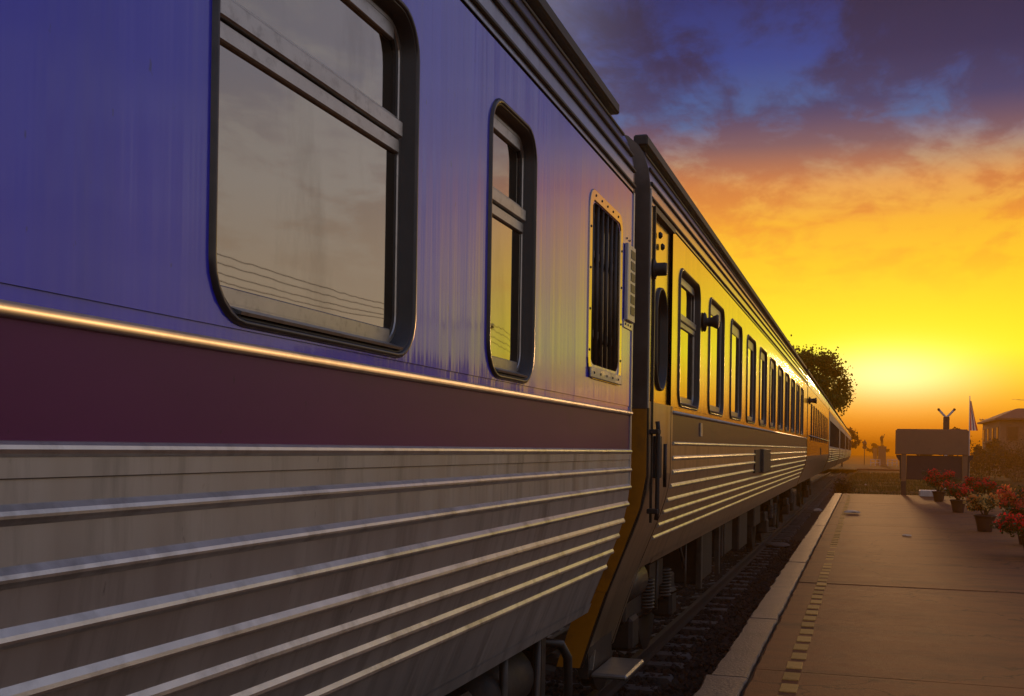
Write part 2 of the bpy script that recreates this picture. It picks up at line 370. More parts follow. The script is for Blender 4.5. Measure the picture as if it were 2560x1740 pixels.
while y < PT1 - .1:
    ln = min(5.445, PT1 - y)
    # narrow strip beside the coping and the main floor are one slab
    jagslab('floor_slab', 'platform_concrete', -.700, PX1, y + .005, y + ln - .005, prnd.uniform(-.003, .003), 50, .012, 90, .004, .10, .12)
    y += ln
tile = MB().bevbox(-.054, .054, -.122, .122, -.012, .006, .003).mesh('tactile_tile', 'tile_yellow')
y = 7.34 - .393 * 30
while y < 41:
    if prnd.random() > .03: inst('tactile_tile', tile, pb, (-.437 + prnd.uniform(-.006, .006), y + prnd.uniform(-.008, .008), -.002 + prnd.uniform(0, .003)), (0, 0, prnd.uniform(-.02, .02)))
    y += .393

# track under the train
tb = sheet('track_bed', -6.6, -.96, -8, 130, GZ + .05, 'ballast', 24, 300, .05, 1); tb['kind'] = 'structure'
def track(xc, y0, y1, z, pitch, sl_n=300, name='railway_track', build_sleepers=True):
    tr = empty(name, (xc, 0, z)); tr['kind'] = 'structure'
    for sx_ in (-1, 1):
        x = sx_ * .5335
        pr = [(-.055, 0), (.055, 0), (.055, .01), (.012, .025), (.010, .09), (.032, .10), (.033, .122), (.028, .128), (-.028, .128), (-.033, .122), (-.032, .10), (-.010, .09), (-.012, .025), (-.055, .01)]
        MB().extr([(x + a, b) for a, b in pr], y0, y1).build('rail', 'rail_steel', tr)
    if build_sleepers:
        m = MB(); m.extr([(-.95, -.16), (.95, -.16), (.95, -.04), (.91, .0), (.35, .0), (.25, -.02), (-.25, -.02), (-.35, .0), (-.91, 0), (-.95, -.04)], -.11, .11)
        me = m.mesh('sleeper', 'sleeper_concrete')
        y = y0; n = 0
        while y < y1 and n < sl_n:
            inst('sleeper', me, tr, (rnd.uniform(-.03, .03), y, -.005 + rnd.uniform(-.012, .006)), (0, rnd.uniform(-.006, .006), rnd.uniform(-.012, .012))); y += pitch; n += 1
    return tr
track(CX, -6, 130, -.68, .60, 230)
track(9.1, 20, 170, -.62, .75, 200)
track(13.3, 40, 170, -.62, .75, 173)
# loose ballast stones
def stones(name, n, area, z, smin, smax, mat, seed):
    rg = random.Random(seed); m = MB()
    ico = [Vector(p).normalized() for p in ((0, .53, .85), (0, -.53, .85), (0, .53, -.85), (0, -.53, -.85), (.53, .85, 0), (-.53, .85, 0), (.53, -.85, 0), (-.53, -.85, 0), (.85, 0, .53), (-.85, 0, .53), (.85, 0, -.53), (-.85, 0, -.53))]
    fc = [(0, 1, 8), (0, 8, 4), (0, 4, 5), (0, 5, 9), (0, 9, 1), (3, 2, 10), (3, 10, 6), (3, 6, 7), (3, 7, 11), (3, 11, 2), (1, 6, 8), (8, 6, 10), (8, 10, 4), (4, 10, 2), (4, 2, 5), (5, 2, 11), (5, 11, 9), (9, 11, 7), (9, 7, 1), (1, 7, 6)]
    for _ in range(n):
        x, y = area(rg); s = rg.uniform(smin, smax); q = Matrix.Rotation(rg.uniform(0, 6.3), 3, 'Z') @ Matrix.Diagonal((s * rg.uniform(.7, 1.4), s, s * rg.uniform(.5, .9)))
        m.add([q @ (p * rg.uniform(.8, 1.15)) + Vector((x, y, z + rg.uniform(-.01, .02))) for p in ico], fc)
    o = m.build(name, mat); o['kind'] = 'stuff'; return o
stones('ballast_stones', 9000, lambda g_: (g_.uniform(-2.9, -.98), 4.5 + 24 * g_.random() ** 1.5), -.71, .018, .045, 'ballast', 2)['label'] = 'dark ballast stones between the sleepers beside the platform'

# ------------------------------------------------------------------ haze
hz = MB().box(-940, 940, -940, 940, -3.0, 8.95)
me = hz.mesh('haze', 'rubber'); me.materials.clear()
hm = bpy.data.materials.new('haze'); hm.use_nodes = True; hn = hm.node_tree.nodes; hn.clear()
pv = hn.new('ShaderNodeVolumePrincipled'); ho = hn.new('ShaderNodeOutputMaterial')
pv.inputs['Color'].default_value = (1.0, .42, .012, 1); pv.inputs['Density'].default_value = .0028; pv.inputs['Anisotropy'].default_value = .30
hm.node_tree.links.new(pv.outputs[0], ho.inputs['Volume']); me.materials.append(hm)
hobj = inst('haze', me); hobj['kind'] = 'stuff'; hobj['label'] = 'thin orange evening haze over the whole station'

# ------------------------------------------------------------------ railway carriages


CARL = 20.4
INSET = [(1.30, 0), (1.20, .012), (1.10, .036), (1.015, .064), (.924, .098), (.832, .136), (.568, .24), (.30, .33), (.08, .40)]
def sidex(z):
    if z >= 1.30: return HW
    for (za, ia), (zb, ib) in zip(INSET, INSET[1:]):
        if z >= zb: return HW - (ia + (ib - ia) * (za - z) / (za - zb))
    return HW - .40
ROOF = [(HW, 2.98), (HW, 3.10), (HW - .006, 3.16), (HW - .018, 3.22), (HW - .040, 3.29), (HW - .075, 3.35), (HW - .14, 3.41), (HW - .26, 3.47), (HW - .45, 3.53), (HW - .75, 3.58), (0, 3.62)]
def normal_at(z):
    a, b = Vector((sidex(z - .02), z - .02)), Vector((sidex(z + .02), z + .02)); t = (b - a).normalized(); return Vector((t.y, -t.x)), t
RIBZ = [1.505, 1.402, 1.303, 1.205, 1.105, 1.018, .927, .835]
def ribprof(z, kind):
    nrm, t = normal_at(z); p0 = Vector((sidex(z), z))
    if kind == 'round': pts = [(-.014, -.002), (-.0125, .006), (-.007, .0125), (0, .0145), (.007, .0125), (.0125, .006), (.014, -.002)]
    else: pts = [(-.020, -.002), (-.012, .010), (-.006, .0145), (-.001, .0145), (.006, .011), (.018, -.002)]
    return [tuple(p0 + t * a + nrm * b) for a, b in pts]
def ribs(mb, z, kind, y0, y1): return mb.extr(ribprof(z, kind), y0, y1)
WCACHE = {}
def window(car, yc, zc, wd, ht, r=.13, style='big'):
    key = (round(wd, 3), round(ht, 3), r, style)
    if key not in WCACHE:
        y0, y1, z0, z1 = -wd / 2, wd / 2, -ht / 2, ht / 2
        d = {}
        d['window'] = loft(y0, y1, z0, z1, r, [(-.004, -.002), (-.001, .007), (.003, .011), (.010, .011), (.014, .007), (.016, .0)]).mesh('window', 'frame_metal', True)
        sub = []
        kd = 1.0 if style == 'big' else .55
        sub.append(('rubber_seal', loft(y0, y1, z0, z1, r, [(.015, .004), (.021, .004), (.026, -.034 * kd), (.036, -.038 * kd)]).mesh('rubber_seal', 'rubber', True), (0, 0, 0)))
        sub.append(('inner_frame', loft(y0, y1, z0, z1, r, [(.036, -.040 * kd), (.039, -.034 * kd), (.050, -.034 * kd), (.053, -.040 * kd)]).mesh('inner_frame', 'aluminium', False), (0, 0, 0)))
        sub.append(('gasket', loft(y0, y1, z0, z1, r, [(.052, -.038 * kd), (.064, -.040 * kd), (.066, -.054 * kd)]).mesh('gasket', 'rubber', False), (0, 0, 0)))
        m = MB(); m.bevbox(-.052 * kd, -.035 * kd, y0 + .09, y1 - .09, z0 + .048, z0 + .086, .003); sub.append(('bottom_rail', m.mesh('bottom_rail', 'aluminium'), (0, 0, 0)))
        m = MB(); m.bevbox(-.052 * kd, -.035 * kd, y0 + .09, y1 - .09, z1 - (.092 if style == 'big' else .13), z1 - .048, .003); sub.append(('top_rail', m.mesh('top_rail', 'aluminium'), (0, 0, 0)))
        i = .062
        m = MB(); m.extr([(-.036, z0 + .032), (.012, z0 + .022), (.014, z0 + .029), (-.034, z0 + .046)], y0 + r * .8, y1 - r * .8)
        sub.append(('sill', m.mesh('sill', 'aluminium'), (0, 0, 0)))
        gx = -.048 if style == 'big' else -.026
        if style == 'big':
            tz = 2.415 - 2.28
            m = MB(); m.bevbox(-.048, -.018, y0 + .056, y1 - .056, tz + .004, tz + .052, .004); m.bevbox(-.048, -.028, y0 + .056, y1 - .056, tz - .042, tz + .000, .004)
            m.bevbox(-.048, -.034, y0 + .056, y1 - .056, tz + .056, tz + .066, .002)
            sub.append(('transom', m.mesh('transom', 'aluminium'), (0, 0, 0)))
            lo = rr(y0 + i, y1 - i, z0 + i, tz, r - i); hi = rr(y0 + i, y1 - i, tz, z1 - i, r - i)
            sub.append(('pane', plate(gx + .008, lo, []).mesh('pane', 'glass'), (0, 0, 0)))
            sub.append(('pane', plate(gx, hi, []).mesh('pane', 'glass'), (0, 0, 0)))
        else:
            sub.append(('pane', plate(gx, rr(y0 + i, y1 - i, z0 + i, z1 - i, r - i), []).mesh('pane', 'glass'), (0, 0, 0)))
        WCACHE[key] = (d['window'], sub)
    me, sub = WCACHE[key]
    wo_ = inst('window', me, car, (HW, yc, zc))
    for nm, m, lo in sub: inst(nm, m, wo_, lo)
    return wo_
def body_section(zs): return [(sidex(z), z) for z in zs]
def shell(car, y0, y1, zlow=.568):
    """closed dark far side, floor and ends so that nothing shows through"""
    left = [(-sidex(z), z) for z in (zlow, .832, 1.10, 1.30, 1.717)] + [(-x, z) for x, z in ROOF]
    m = MB(); m.extr(left, y0, y1, closed=False); m.build('far_side', 'steel', car)
    rf = MB(); rf.extr([(x, z) for x, z in ROOF], y0, y1, closed=False); rf.build('roof', 'roof_grey', car, True)
    MB().box(-HW + .25, HW - .27, y0 + .02, y1 - .02, .66, .76).build('floor', 'under_dark', car)
    MB().box(-.02, .02, y0 + .05, y1 - .05, .76, 3.5).build('inner_partition', 'rubber', car)
def endwall(car, y, split=1.717, inner=False):
    prof = [(sidex(z), z) for z in (split, 2.98)] + ROOF[1:] + [(-x, z) for x, z in ROOF[::-1]] + [(-sidex(split), split)]
    MB().extr(prof, y - .01, y + .01).build('end_panel', 'end_grey', car)
    lowz = (.568, .832, 1.10, 1.30, split - .002)
    prof = [(sidex(z), z) for z in lowz] + [(-sidex(z), z) for z in lowz[::-1]]
    MB().extr(prof, y - .012, y + .012).build('end_panel', 'yellow_paint', car)
def bogie(car, yc):
    b = MB()
    for sx_ in (-1, 1):
        x = sx_ * .78
        b.bevbox(x - .06, x + .06, yc - 1.25, yc + 1.25, .02, .20, .02)
        b.box(x - .09, x + .09, yc - .35, yc + .35, .18, .42)
        for k in (-1, 1):
            b.bevbox(x - .10, x + .10, yc + k * 1.0 - .16, yc + k * 1.0 + .16, -.22, .06, .03)
    b.box(-.8, .8, yc - .2, yc + .2, .05, .3)
    bo = b.build('bogie', 'under_dark', car)
    wm = MB().lathe([(.06, -.08), (.40, -.075), (.46, -.07), (.46, -.03), (.43, -.025), (.43, .06), (.38, .065), (.36, .035), (.12, .03), (.10, .08)], 28, axis='x').mesh('wheel', 'iron_grey', False)
    for k in (-1, 1):
        for sx_ in (-1, 1):
            inst('wheel', wm, bo, (sx_ * .53, yc + k * 1.0, -.12), (0, 0, 0 if sx_ < 0 else math.pi))
    sp = MB()
    for k in range(9): sp.lathe([(.085, -.012), (.10, 0), (.085, .012)], 14, (0, 0, .03 * k))
    spm = sp.mesh('spring', 'iron_grey', True)
    for k in (-1, 1): inst('spring', spm, bo, (.84, yc + k * .45, .06))

def make_car(t0, dz, pitch, label, wins, ribbed=True, lower0=0.0, lower1=CARL, length=CARL, door=False, near_end=False):
    car = empty('railway_carriage', (CX, t0, dz), (pitch, 0, 0))
    tag(car, label, 'train car', 'carriages of the train')
    y0, y1 = 0.0, length
    shell(car, y0, y1)
    return car

# ---- nearest carriage: ends 6.316 m ahead of the camera
T1 = 6.316; c1o = T1 - CARL
car1 = make_car(c1o, 0, 0, 'nearest blue and maroon carriage with ribbed steel lower side, filling the left half', [])
def lt(t, o): return t - o
yl = lambda t: t - c1o
big = (yl(1.979), yl(3.060)); nar = (yl(3.733), yl(4.306)); gri = (yl(5.235), yl(6.005))
zb0, zb1 = 1.772, 2.788
holes = [rr(big[0] + .01, big[1] - .01, zb0 + .01, zb1 - .01, .12), rr(nar[0] + .01, nar[1] - .01, zb0 + .01, zb1 - .01, .12), rr(gri[0] + .055, gri[1] - .055, 1.935, 2.735, .08)]
more_big = []
for k in range(1, 8):
    a = yl(1.979 - .55 - 1.63 * k)
    if a > 1.0: more_big.append((a, a + 1.081)); holes.append(rr(a + .01, a + 1.071, zb0 + .01, zb1 - .01, .12))
plate(HW, [(0, 1.764), (CARL, 1.764), (CARL, 2.992), (0, 2.992)], holes).build('side_panel', 'paint_blue', car1)
def strip(car, zs, off, y0, y1, mat, name):     # sheet that follows the side profile, off metres proud
    pr = []
    for z in zs:
        nrm, t = normal_at(z); p = Vector((sidex(z), z)) + nrm * off; pr.append(tuple(p))
    return MB().extr(pr[::-1], y0, y1, closed=False).build(name, mat, car)
strip(car1, [1.764, 1.717], -.004, 0, CARL, 'paint_blue', 'belt_panel')
strip(car1, [1.717, 1.50], -.001, 0, CARL, 'paint_maroon', 'band_panel')
strip(car1, [1.50, 1.459], .004, 0, CARL, 'steel', 'lap_panel')
MB().box(HW - .004, HW + .004, 0, CARL, 1.4575, 1.459).build('panel_seam', 'rubber', car1)
strip(car1, [1.459, 1.35, 1.30, 1.20, 1.10, 1.015, .924, .832, .70, .568], 0, 0, CARL - .004, 'steel', 'lower_panel')
strip(car1, [.622, .566], .006, 0, CARL - .006, 'steel', 'skirt_flange')
MB().extr([(sidex(.566) + .006, .564), (sidex(.566) + .006, .566), (sidex(.566) - .12, .574), (sidex(.566) - .12, .566)], 0, CARL - .01).build('skirt_lip', 'iron_grey', car1)
ribs(MB(), 1.724, 'round', 0, CARL - .004).build('belt_rail', 'belt_metal', car1, True)
for i, z in enumerate(RIBZ):
    ribs(MB(), z, 'round' if i == 0 else 'angle', 0, CARL - .010).build('rib', 'steel_clean', car1)
MB().box(HW - .02, HW + .006, CARL - .03, CARL, 1.30, 2.99).build('corner_strip', 'steel', car1)
MB().box(HW, HW + .004, 0, CARL - .01, 2.990, 2.994).build('panel_seam', 'rubber', car1)
ROOFRIBS = [(HW, 3.030), (HW - .001, 3.118), (HW - .014, 3.207), (HW - .048, 3.303)]
def roof_ribs(car, y0, y1s, mat='rib_dark'):
    for k, (x, z) in enumerate(ROOFRIBS):
        tl = [0, 0, .16, .5][k]
        ca, sa = math.cos(tl), math.sin(tl)
        pts = [(-.004, -.012), (.008, -.011), (.013, -.006), (.013, .004), (.007, .009), (-.004, .010)]
        MB().extr([(x + a * ca - b * sa, z + a * sa + b * ca) for a, b in pts], y0, y1s[k]).build('roof_rib', mat, car)
roof_ribs(car1, 0, [CARL - .006, CARL - .010, CARL - .02, CARL - .12])
MB().bevbox(HW - .125, HW - .030, 0, yl(6.03), 3.365, 3.425, .008).build('roof_gutter', 'rib_dark', car1)
endwall(car1, CARL - .015)
endwall(car1, .015)
for a, b in [big] + more_big:
    window(car1, (a + b) / 2, 2.28, b - a, zb1 - zb0)
window(car1, sum(nar) / 2, 2.28, nar[1] - nar[0], zb1 - zb0)
# barred window
g0, g1_ = gri
m = loft(g0, g1_, 1.862, 2.795, .10, [(0, -.002), (0, .004), (.003, .006), (.052, .006), (.058, .002), (.062, -.05)])
gw = m.build('barred_window', 'steel_bright', car1, False, (HW, 0, 0))
for k in range(6):
    y = g0 + .115 + k * (g1_ - g0 - .23) / 5
    MB().tube([(HW - .012, y, 1.90), (HW - .012, y, 2.74)], .0105, 8).build('bar', 'iron_grey', gw, True, (-HW, 0, 0))
for z in (2.10, 2.50): MB().bevbox(-.05, -.028, g0 + .06, g1_ - .06, z - .02, z + .02, .003).build('crossbar', 'iron_grey', gw)
plate(-.055, rr(g0 + .05, g1_ - .05, 1.92, 2.75, .06), []).build('pane', 'glass', gw)
MB().bevbox(.005, .014, g0 + .03, g1_ - .01, 1.868, 1.918, .003).build('lower_flange', 'steel', gw)
bolt = MB().lathe([(.007, 0), (.006, .003), (.003, .004)], 8, axis='x').mesh('bolt', 'rib_dark', True)
for k in range(5): inst('bolt', bolt, gw, (.006, g0 + .12 + k * .13, 2.768)); inst('bolt', bolt, gw, (.014, g0 + .10 + k * .14, 1.893))
for z in (2.0, 2.2, 2.4, 2.6): inst('bolt', bolt, gw, (.006, g0 + .026, z)); inst('bolt', bolt, gw, (.006, g1_ - .026, z))
# vent box with six square openings
v0, v1 = yl(6.07), yl(6.27)
vb = MB().bevbox(0, .024, v0, v1, 2.235, 2.665, .005).build('vent_box', 'steel', car1, False, (HW, 0, 0))
for k in range(6): MB().box(.022, .0265, v0 + .075, v1 - .022, 2.275 + k * .063, 2.275 + k * .063 + .046).build('vent_opening', 'rubber', vb)
MB().bevbox(0, .006, v0 - .01, v1 + .01, 2.195, 2.24, .002).build('vent_flange', 'steel_clean', vb)
for k in range(3): inst('bolt', bolt, vb, (.006, v0 + .03 + k * .07, 2.217))
for k in range(2): inst('bolt', bolt, vb, (.002, v0 + .06 + k * .08, 2.70))
# underframe of the nearest carriage
for t in (-9, -6.5, -2.0, .2): MB().bevbox(.2, .95, yl(t), yl(t) + 1.1, .10, .60, .02).build('equipment_box', 'under_dark', car1)
MB().box(-.35, .35, 0.1, CARL - .2, .38, .66).build('centre_sill', 'under_dark', car1)
bogie(car1, 3.2); bogie(car1, CARL - 3.4)
st = MB(); xs = HW - .34
st.tube([(xs, yl(5.62), .62), (xs, yl(5.62), .20), (xs, yl(5.59), .165), (xs, yl(5.56), .155), (xs, yl(5.10), .155), (xs, yl(5.06), .16), (xs, yl(5.05), .20), (xs, yl(5.05), .60)], .022, 8)
st.build('stirrup_step', 'iron_grey', car1, True)
MB().box(xs - .05, xs - .02, yl(5.78), yl(5.86), .08, .66).add([], []).build('bracket', 'iron_grey', car1)
MB().extr([(xs - .18, .04), (xs - .10, .04), (xs - .04, .62), (xs - .16, .62)], yl(5.90), yl(5.93)).build('bracket', 'under_dark', car1)
hose = [(xs - .12, yl(5.85), .42), (xs - .06, yl(5.95), .44), (xs + .02, yl(6.03), .42), (xs + .05, yl(6.07), .34), (xs + .05, yl(6.09), .15), (xs + .03, yl(6.10), -.10), (xs - .10, yl(6.14), -.25), (xs - .3, yl(6.3), -.2)]
MB().tube(hose, .027, 10).build('brake_hose', 'rubber', car1, True)
MB().bevbox(xs - .25, xs - .03, yl(4.2), yl(4.75), .02, .42, .03).build('valve_box', 'iron_grey', car1)
MB().lathe([(.01, 0), (.12, .02), (.16, .08), (.16, .72), (.12, .78), (.01, .8)], 18, (HW - .5, yl(4.85), .32), 'y').build('air_tank', 'under_dark', car1, True)

# ---- second carriage
T2 = 6.82; DZ2 = .055; P2 = .0025
car2 = make_car(T2, DZ2, P2, 'second carriage with ribbed side, entrance door, yellow end and row of framed windows', [])
y2 = lambda t: t - T2
LOW0 = y2(7.79)
wl = [y2(8.01 + 1.636 * k) for k in range(11)]
dh = rr(y2(7.163), y2(7.563), 1.86, 2.53, .19)
holes = [rr(a + .01, a + 1.03, zb0 + .01, zb1 - .01, .12) for a in wl]
plate(HW, [(LOW0 - .08, 1.764), (CARL, 1.764), (CARL, 2.992), (LOW0 - .08, 2.992)], holes).build('side_panel', 'steel_bright', car2)
strip(car2, [1.764, 1.717], -.004, LOW0, CARL, 'steel_bright', 'belt_panel')
strip(car2, [1.717, 1.50], -.001, LOW0, CARL, 'paint_brown', 'band_panel')
strip(car2, [1.50, 1.40, 1.30, 1.20, 1.10, 1.015, .924, .832, .70, .62], 0, LOW0, CARL, 'steel_glow_tint', 'lower_panel')
strip(car2, [.66, .618], .006, LOW0 + .4, CARL, 'steel_glow_tint', 'skirt_flange')
ribs(MB(), 1.724, 'round', LOW0 + .01, CARL - .1).build('belt_rail', 'belt_metal', car2, True)
GA, GB = y2(14.0), y2(15.9)
for i, z in enumerate(RIBZ):
    e = CARL - .12 - max(0, i - 3) * .12
    if i in (1, 2, 3):
        ribs(MB(), z, 'angle', LOW0 + .01, GA - .02).build('rib', 'steel_clean', car2)
        ribs(MB(), z, 'angle', GB + .05, e).build('rib', 'steel_clean', car2)
    else: ribs(MB(), z, 'round' if i == 0 else 'angle', LOW0 + .01, e).build('rib', 'steel_clean', car2)
bp = MB().box(HW - .06, HW + .012, GA, GA + .75, 1.17, 1.46).build('grille_recess', 'rubber', car2)
MB().bevbox(HW - .02, HW + .05, GA + .75, GB + .03, 1.16, 1.47, .008).build('cover_plate', 'iron_grey', car2)
MB().bevbox(HW, HW + .012, y2(9.15), y2(9.25), 1.57, 1.68, .003).build('label_holder', 'steel_clean', car2)
roof_ribs(car2, .03, [CARL - .1] * 4)
MB().bevbox(HW - .115, HW - .025, .02, CARL, 3.355, 3.425, .01).build('roof_gutter', 'rib_dark', car2)
MB().box(HW, HW + .004, LOW0, CARL - .01, 2.990, 2.994).build('panel_seam', 'rubber', car2)
for k, a in enumerate(wl): window(car2, a + .52, 2.28, 1.04, zb1 - zb0, .13, 'big' if k == 0 else 'single')
# entrance: door leaf, posts and step well
d0, d1 = y2(6.99), y2(7.71)
prf = lambda z, o: (Vector((sidex(z), z)) + normal_at(z)[0] * o)
WELLZ = [1.764, 1.50, 1.30, 1.20, 1.10, 1.015, .924, .832, .568, .30, .08]
strip(car2, WELLZ, 0, d0 + .03, d1 + .0, 'steel_glow_tint', 'step_well_panel')
strip(car2, WELLZ, .002, d1 + .012, LOW0 - .004, 'steel_glow_tint', 'step_well_post')
strip(car2, WELLZ, .002, .0, d0 + .018, 'steel_glow_tint', 'corner_post')
plate(HW, [(0, 1.764), (LOW0 - .08, 1.764), (LOW0 - .08, 2.992), (0, 2.992)], [[(d0, 1.766), (d1, 1.766), (d1, 2.96), (d0, 2.96)]]).build('door_surround', 'steel_bright', car2)
pl = plate(-.02, [(d0 - .005, 1.75), (d1 + .005, 1.75), (d1 + .005, 2.965), (d0 - .005, 2.965)], [dh])
door = pl.build('door', 'steel_bright', car2, False, (HW, 0, 0))
dw = loft(y2(7.163) - .01, y2(7.563) + .01, 1.85, 2.54, .20, [(0, -.02), (.004, -.004), (.014, -.002), (.022, -.008), (.026, -.05), (.034, -.055)], 8).build('door_window', 'rubber', door, True)
plate(-.056, rr(y2(7.163) + .015, y2(7.563) - .015, 1.875, 2.515, .175, 8), []).build('pane', 'glass', door)
MB().box(HW - .02, HW + .012, d0 - .03, d1 + .02, 2.965, 3.0).build('door_drip_rail', 'rubber', car2)
MB().box(HW - .004, HW + .012, d0 - .028, d0 - .008, 1.0, 2.965).build('door_seal', 'rubber', car2)
MB().tube([(HW + .045, d0 - .05, 1.02), (HW + .05, d0 - .05, 1.06), (HW + .05, d0 - .05, 1.60), (HW + .045, d0 - .05, 1.64)], .014, 8).build('grab_rail', 'rib_dark', car2, True)
for zz in (1.56, 1.06): MB().bevbox(HW - .01, HW + .06, d0 - .09, d0, zz, zz + .03, .004).build('rail_bracket', 'rib_dark', car2)
MB().bevbox(HW - .02, HW + .045, d0 + .05, d0 + .13, 1.28, 1.55, .006).build('door_lock', 'rib_dark', car2)
MB().tube([(HW + .06, d0 + .16, 1.22), (HW + .06, d0 + .16, 1.50)], .012, 8).build('door_handle', 'rib_dark', car2, True)
MB().lathe([(.06, 0), (.068, .010), (.055, .016), (.042, .02), (.042, .075), (.038, .085), (.01, .086)], 18, (HW, d0 - .02, 2.60), 'x').build('side_lamp', 'rib_dark', car2, True)
MB().lathe([(.075, 0), (.082, .012), (.07, .022), (.034, .03), (.04, .07), (.062, .115), (.055, .125), (.01, .128)], 18, (HW, wl[0] + 1.27, 2.52), 'x').build('side_lamp', 'rib_dark', car2, True)
bl = MB(); bl.lathe([(.02, -.012), (.024, 0), (.012, .012)], 10, (HW, d0 + .22, 2.86), 'x'); bl.build('latch_knob', 'rib_dark', car2, True)
bl = MB(); bl.lathe([(.02, -.012), (.024, 0), (.012, .012)], 10, (HW, d0 + .31, 2.80), 'x'); bl.build('latch_knob', 'rib_dark', car2, True)
# yellow end below, grey end above, both facing the camera in the gap
endwall(car2, .0)
wp = [(sidex(z) - .004, z) for z in (.566, .45, .30, .08)]
wp = wp + [(x - .15, z) for x, z in wp[::-1]]
MB().extr(wp, -.012, .012).build('end_panel', 'yellow_paint', car2)
for (za, zb) in ((1.30, .08),):
    zz = [1.72, 1.50, 1.30, 1.20, 1.10, 1.015, .924, .832, .568, .30, .08]
    pr = [tuple(prf(z, .010)) for z in zz] + [tuple(prf(z, -.02)) for z in zz[::-1]]
    MB().extr(pr[::-1], .004, .040).build('corner_gasket', 'rubber', car2)
MB().extr([(sidex(1.8) + .008, 1.72), (sidex(1.8) + .008, 3.08), (sidex(1.8) - .02, 3.08), (sidex(1.8) - .02, 1.72)][::-1], .004, .03).build('corner_strip', 'steel', car2)
zb_ = .10 - DZ2
MB().bevbox(HW - .345, HW - .11, y2(6.86), y2(7.44), zb_ - .035, zb_, .012).build('step', 'tread_plate', car2)
MB().extr([(HW - .40, zb_ + .01), (HW - .34, zb_ + .01), (HW - .325, zb_ + .14)], y2(6.90), y2(6.915)).build('step_bracket', 'steel_clean', car2)
MB().box(HW - .42, HW - .36, y2(6.86), y2(7.55), zb_ - .04, .58).build('step_riser', 'under_dark', car2)
endwall(car2, CARL - .012)
# underframe
bogie(car2, 3.4); bogie(car2, CARL - 3.4)
MB().box(-.35, .35, .2, CARL - .2, .38, .66).build('centre_sill', 'under_dark', car2)
MB().lathe([(.01, 0), (.10, .02), (.17, .09), (.17, .75), (.10, .83), (.01, .85)], 20, (HW - .52, y2(8.1), .42), 'y').build('air_tank', 'iron_grey', car2, True)
for t, a, b, zz in ((12.2, .3, .98, -.02), (14.6, .3, .95, .05), (16.2, .3, 1.0, .0), (19.4, .25, .92, .12)):
    MB().bevbox(a, b, y2(t), y2(t) + 1.15, zz, .60, .02).build('equipment_box', 'under_dark', car2)
for t in (12.0, 13.55): MB().bevbox(.98, 1.04, y2(t), y2(t) + .10, -.05, .66, .008).build('bracket', 'iron_grey', car2)
for t in (9.4, 11.0, 14.2): MB().tube([(1.02, y2(t), .62), (1.02, y2(t), .10), (.8, y2(t), -.02)], .012, 6).build('pipe', 'iron_grey', car2, True)
MB().tube([(1.0, y2(10.6), .62), (1.02, y2(10.8), .40), (1.02, y2(10.9), .30)], .016, 6).build('pipe', 'iron_grey', car2, True)

# ---- third carriage: plain side, narrow dark windows
T3 = 27.55; L3 = 17.0
car3 = make_car(T3, .11, .0012, 'third carriage with plain unribbed side and close-set narrow dark windows', [], length=L3)
nw = [1.7 + k * 1.45 for k in range(10)]
holes = [rr(a + .01, a + .56, 1.70, 2.62, .05, 3) for a in nw]
plate(HW, [(0, 1.30), (L3, 1.30), (L3, 2.992), (0, 2.992)], holes).build('side_panel', 'steel_bright', car3)
strip(car3, [1.30, 1.20, 1.10, 1.015, .924, .832, .70, .62], 0, 0, L3, 'steel_glow_tint', 'lower_panel')
for a in nw:
    f_ = loft(a, a + .57, 1.69, 2.63, .055, [(-.003, -.002), (0, .010), (.015, .010), (.02, -.04)], 3).build('window', 'rubber', car3, False, (HW, 0, 0))
    plate(-.04, rr(a + .015, a + .555, 1.705, 2.615, .04, 3), []).build('pane', 'window_dark', f_)
    MB().box(-.038, -.015, a + .02, a + .55, 2.14, 2.17).build('transom', 'aluminium', f_)
MB().tube([(HW + .03, .5, 1.80), (HW + .03, L3 - .5, 1.80)], .014, 6).build('handrail', 'aluminium', car3, True)
MB().box(HW, HW + .01, 8.4, 9.0, 1.30, 1.52).build('access_hatch', 'rubber', car3)
MB().bevbox(HW - .10, HW - .01, 0, L3, 3.33, 3.40, .01).build('roof_gutter', 'rib_dark', car3)
MB().lathe([(.09, 0), (.10, .015), (.05, .04), (.06, .12), (.08, .17), (.01, .18)], 14, (HW, .7, 2.66), 'x').build('side_lamp', 'rib_dark', car3, True)
endwall(car3, .0); endwall(car3, L3 - .012)
bogie(car3, 3.0); bogie(car3, L3 - 3.0)

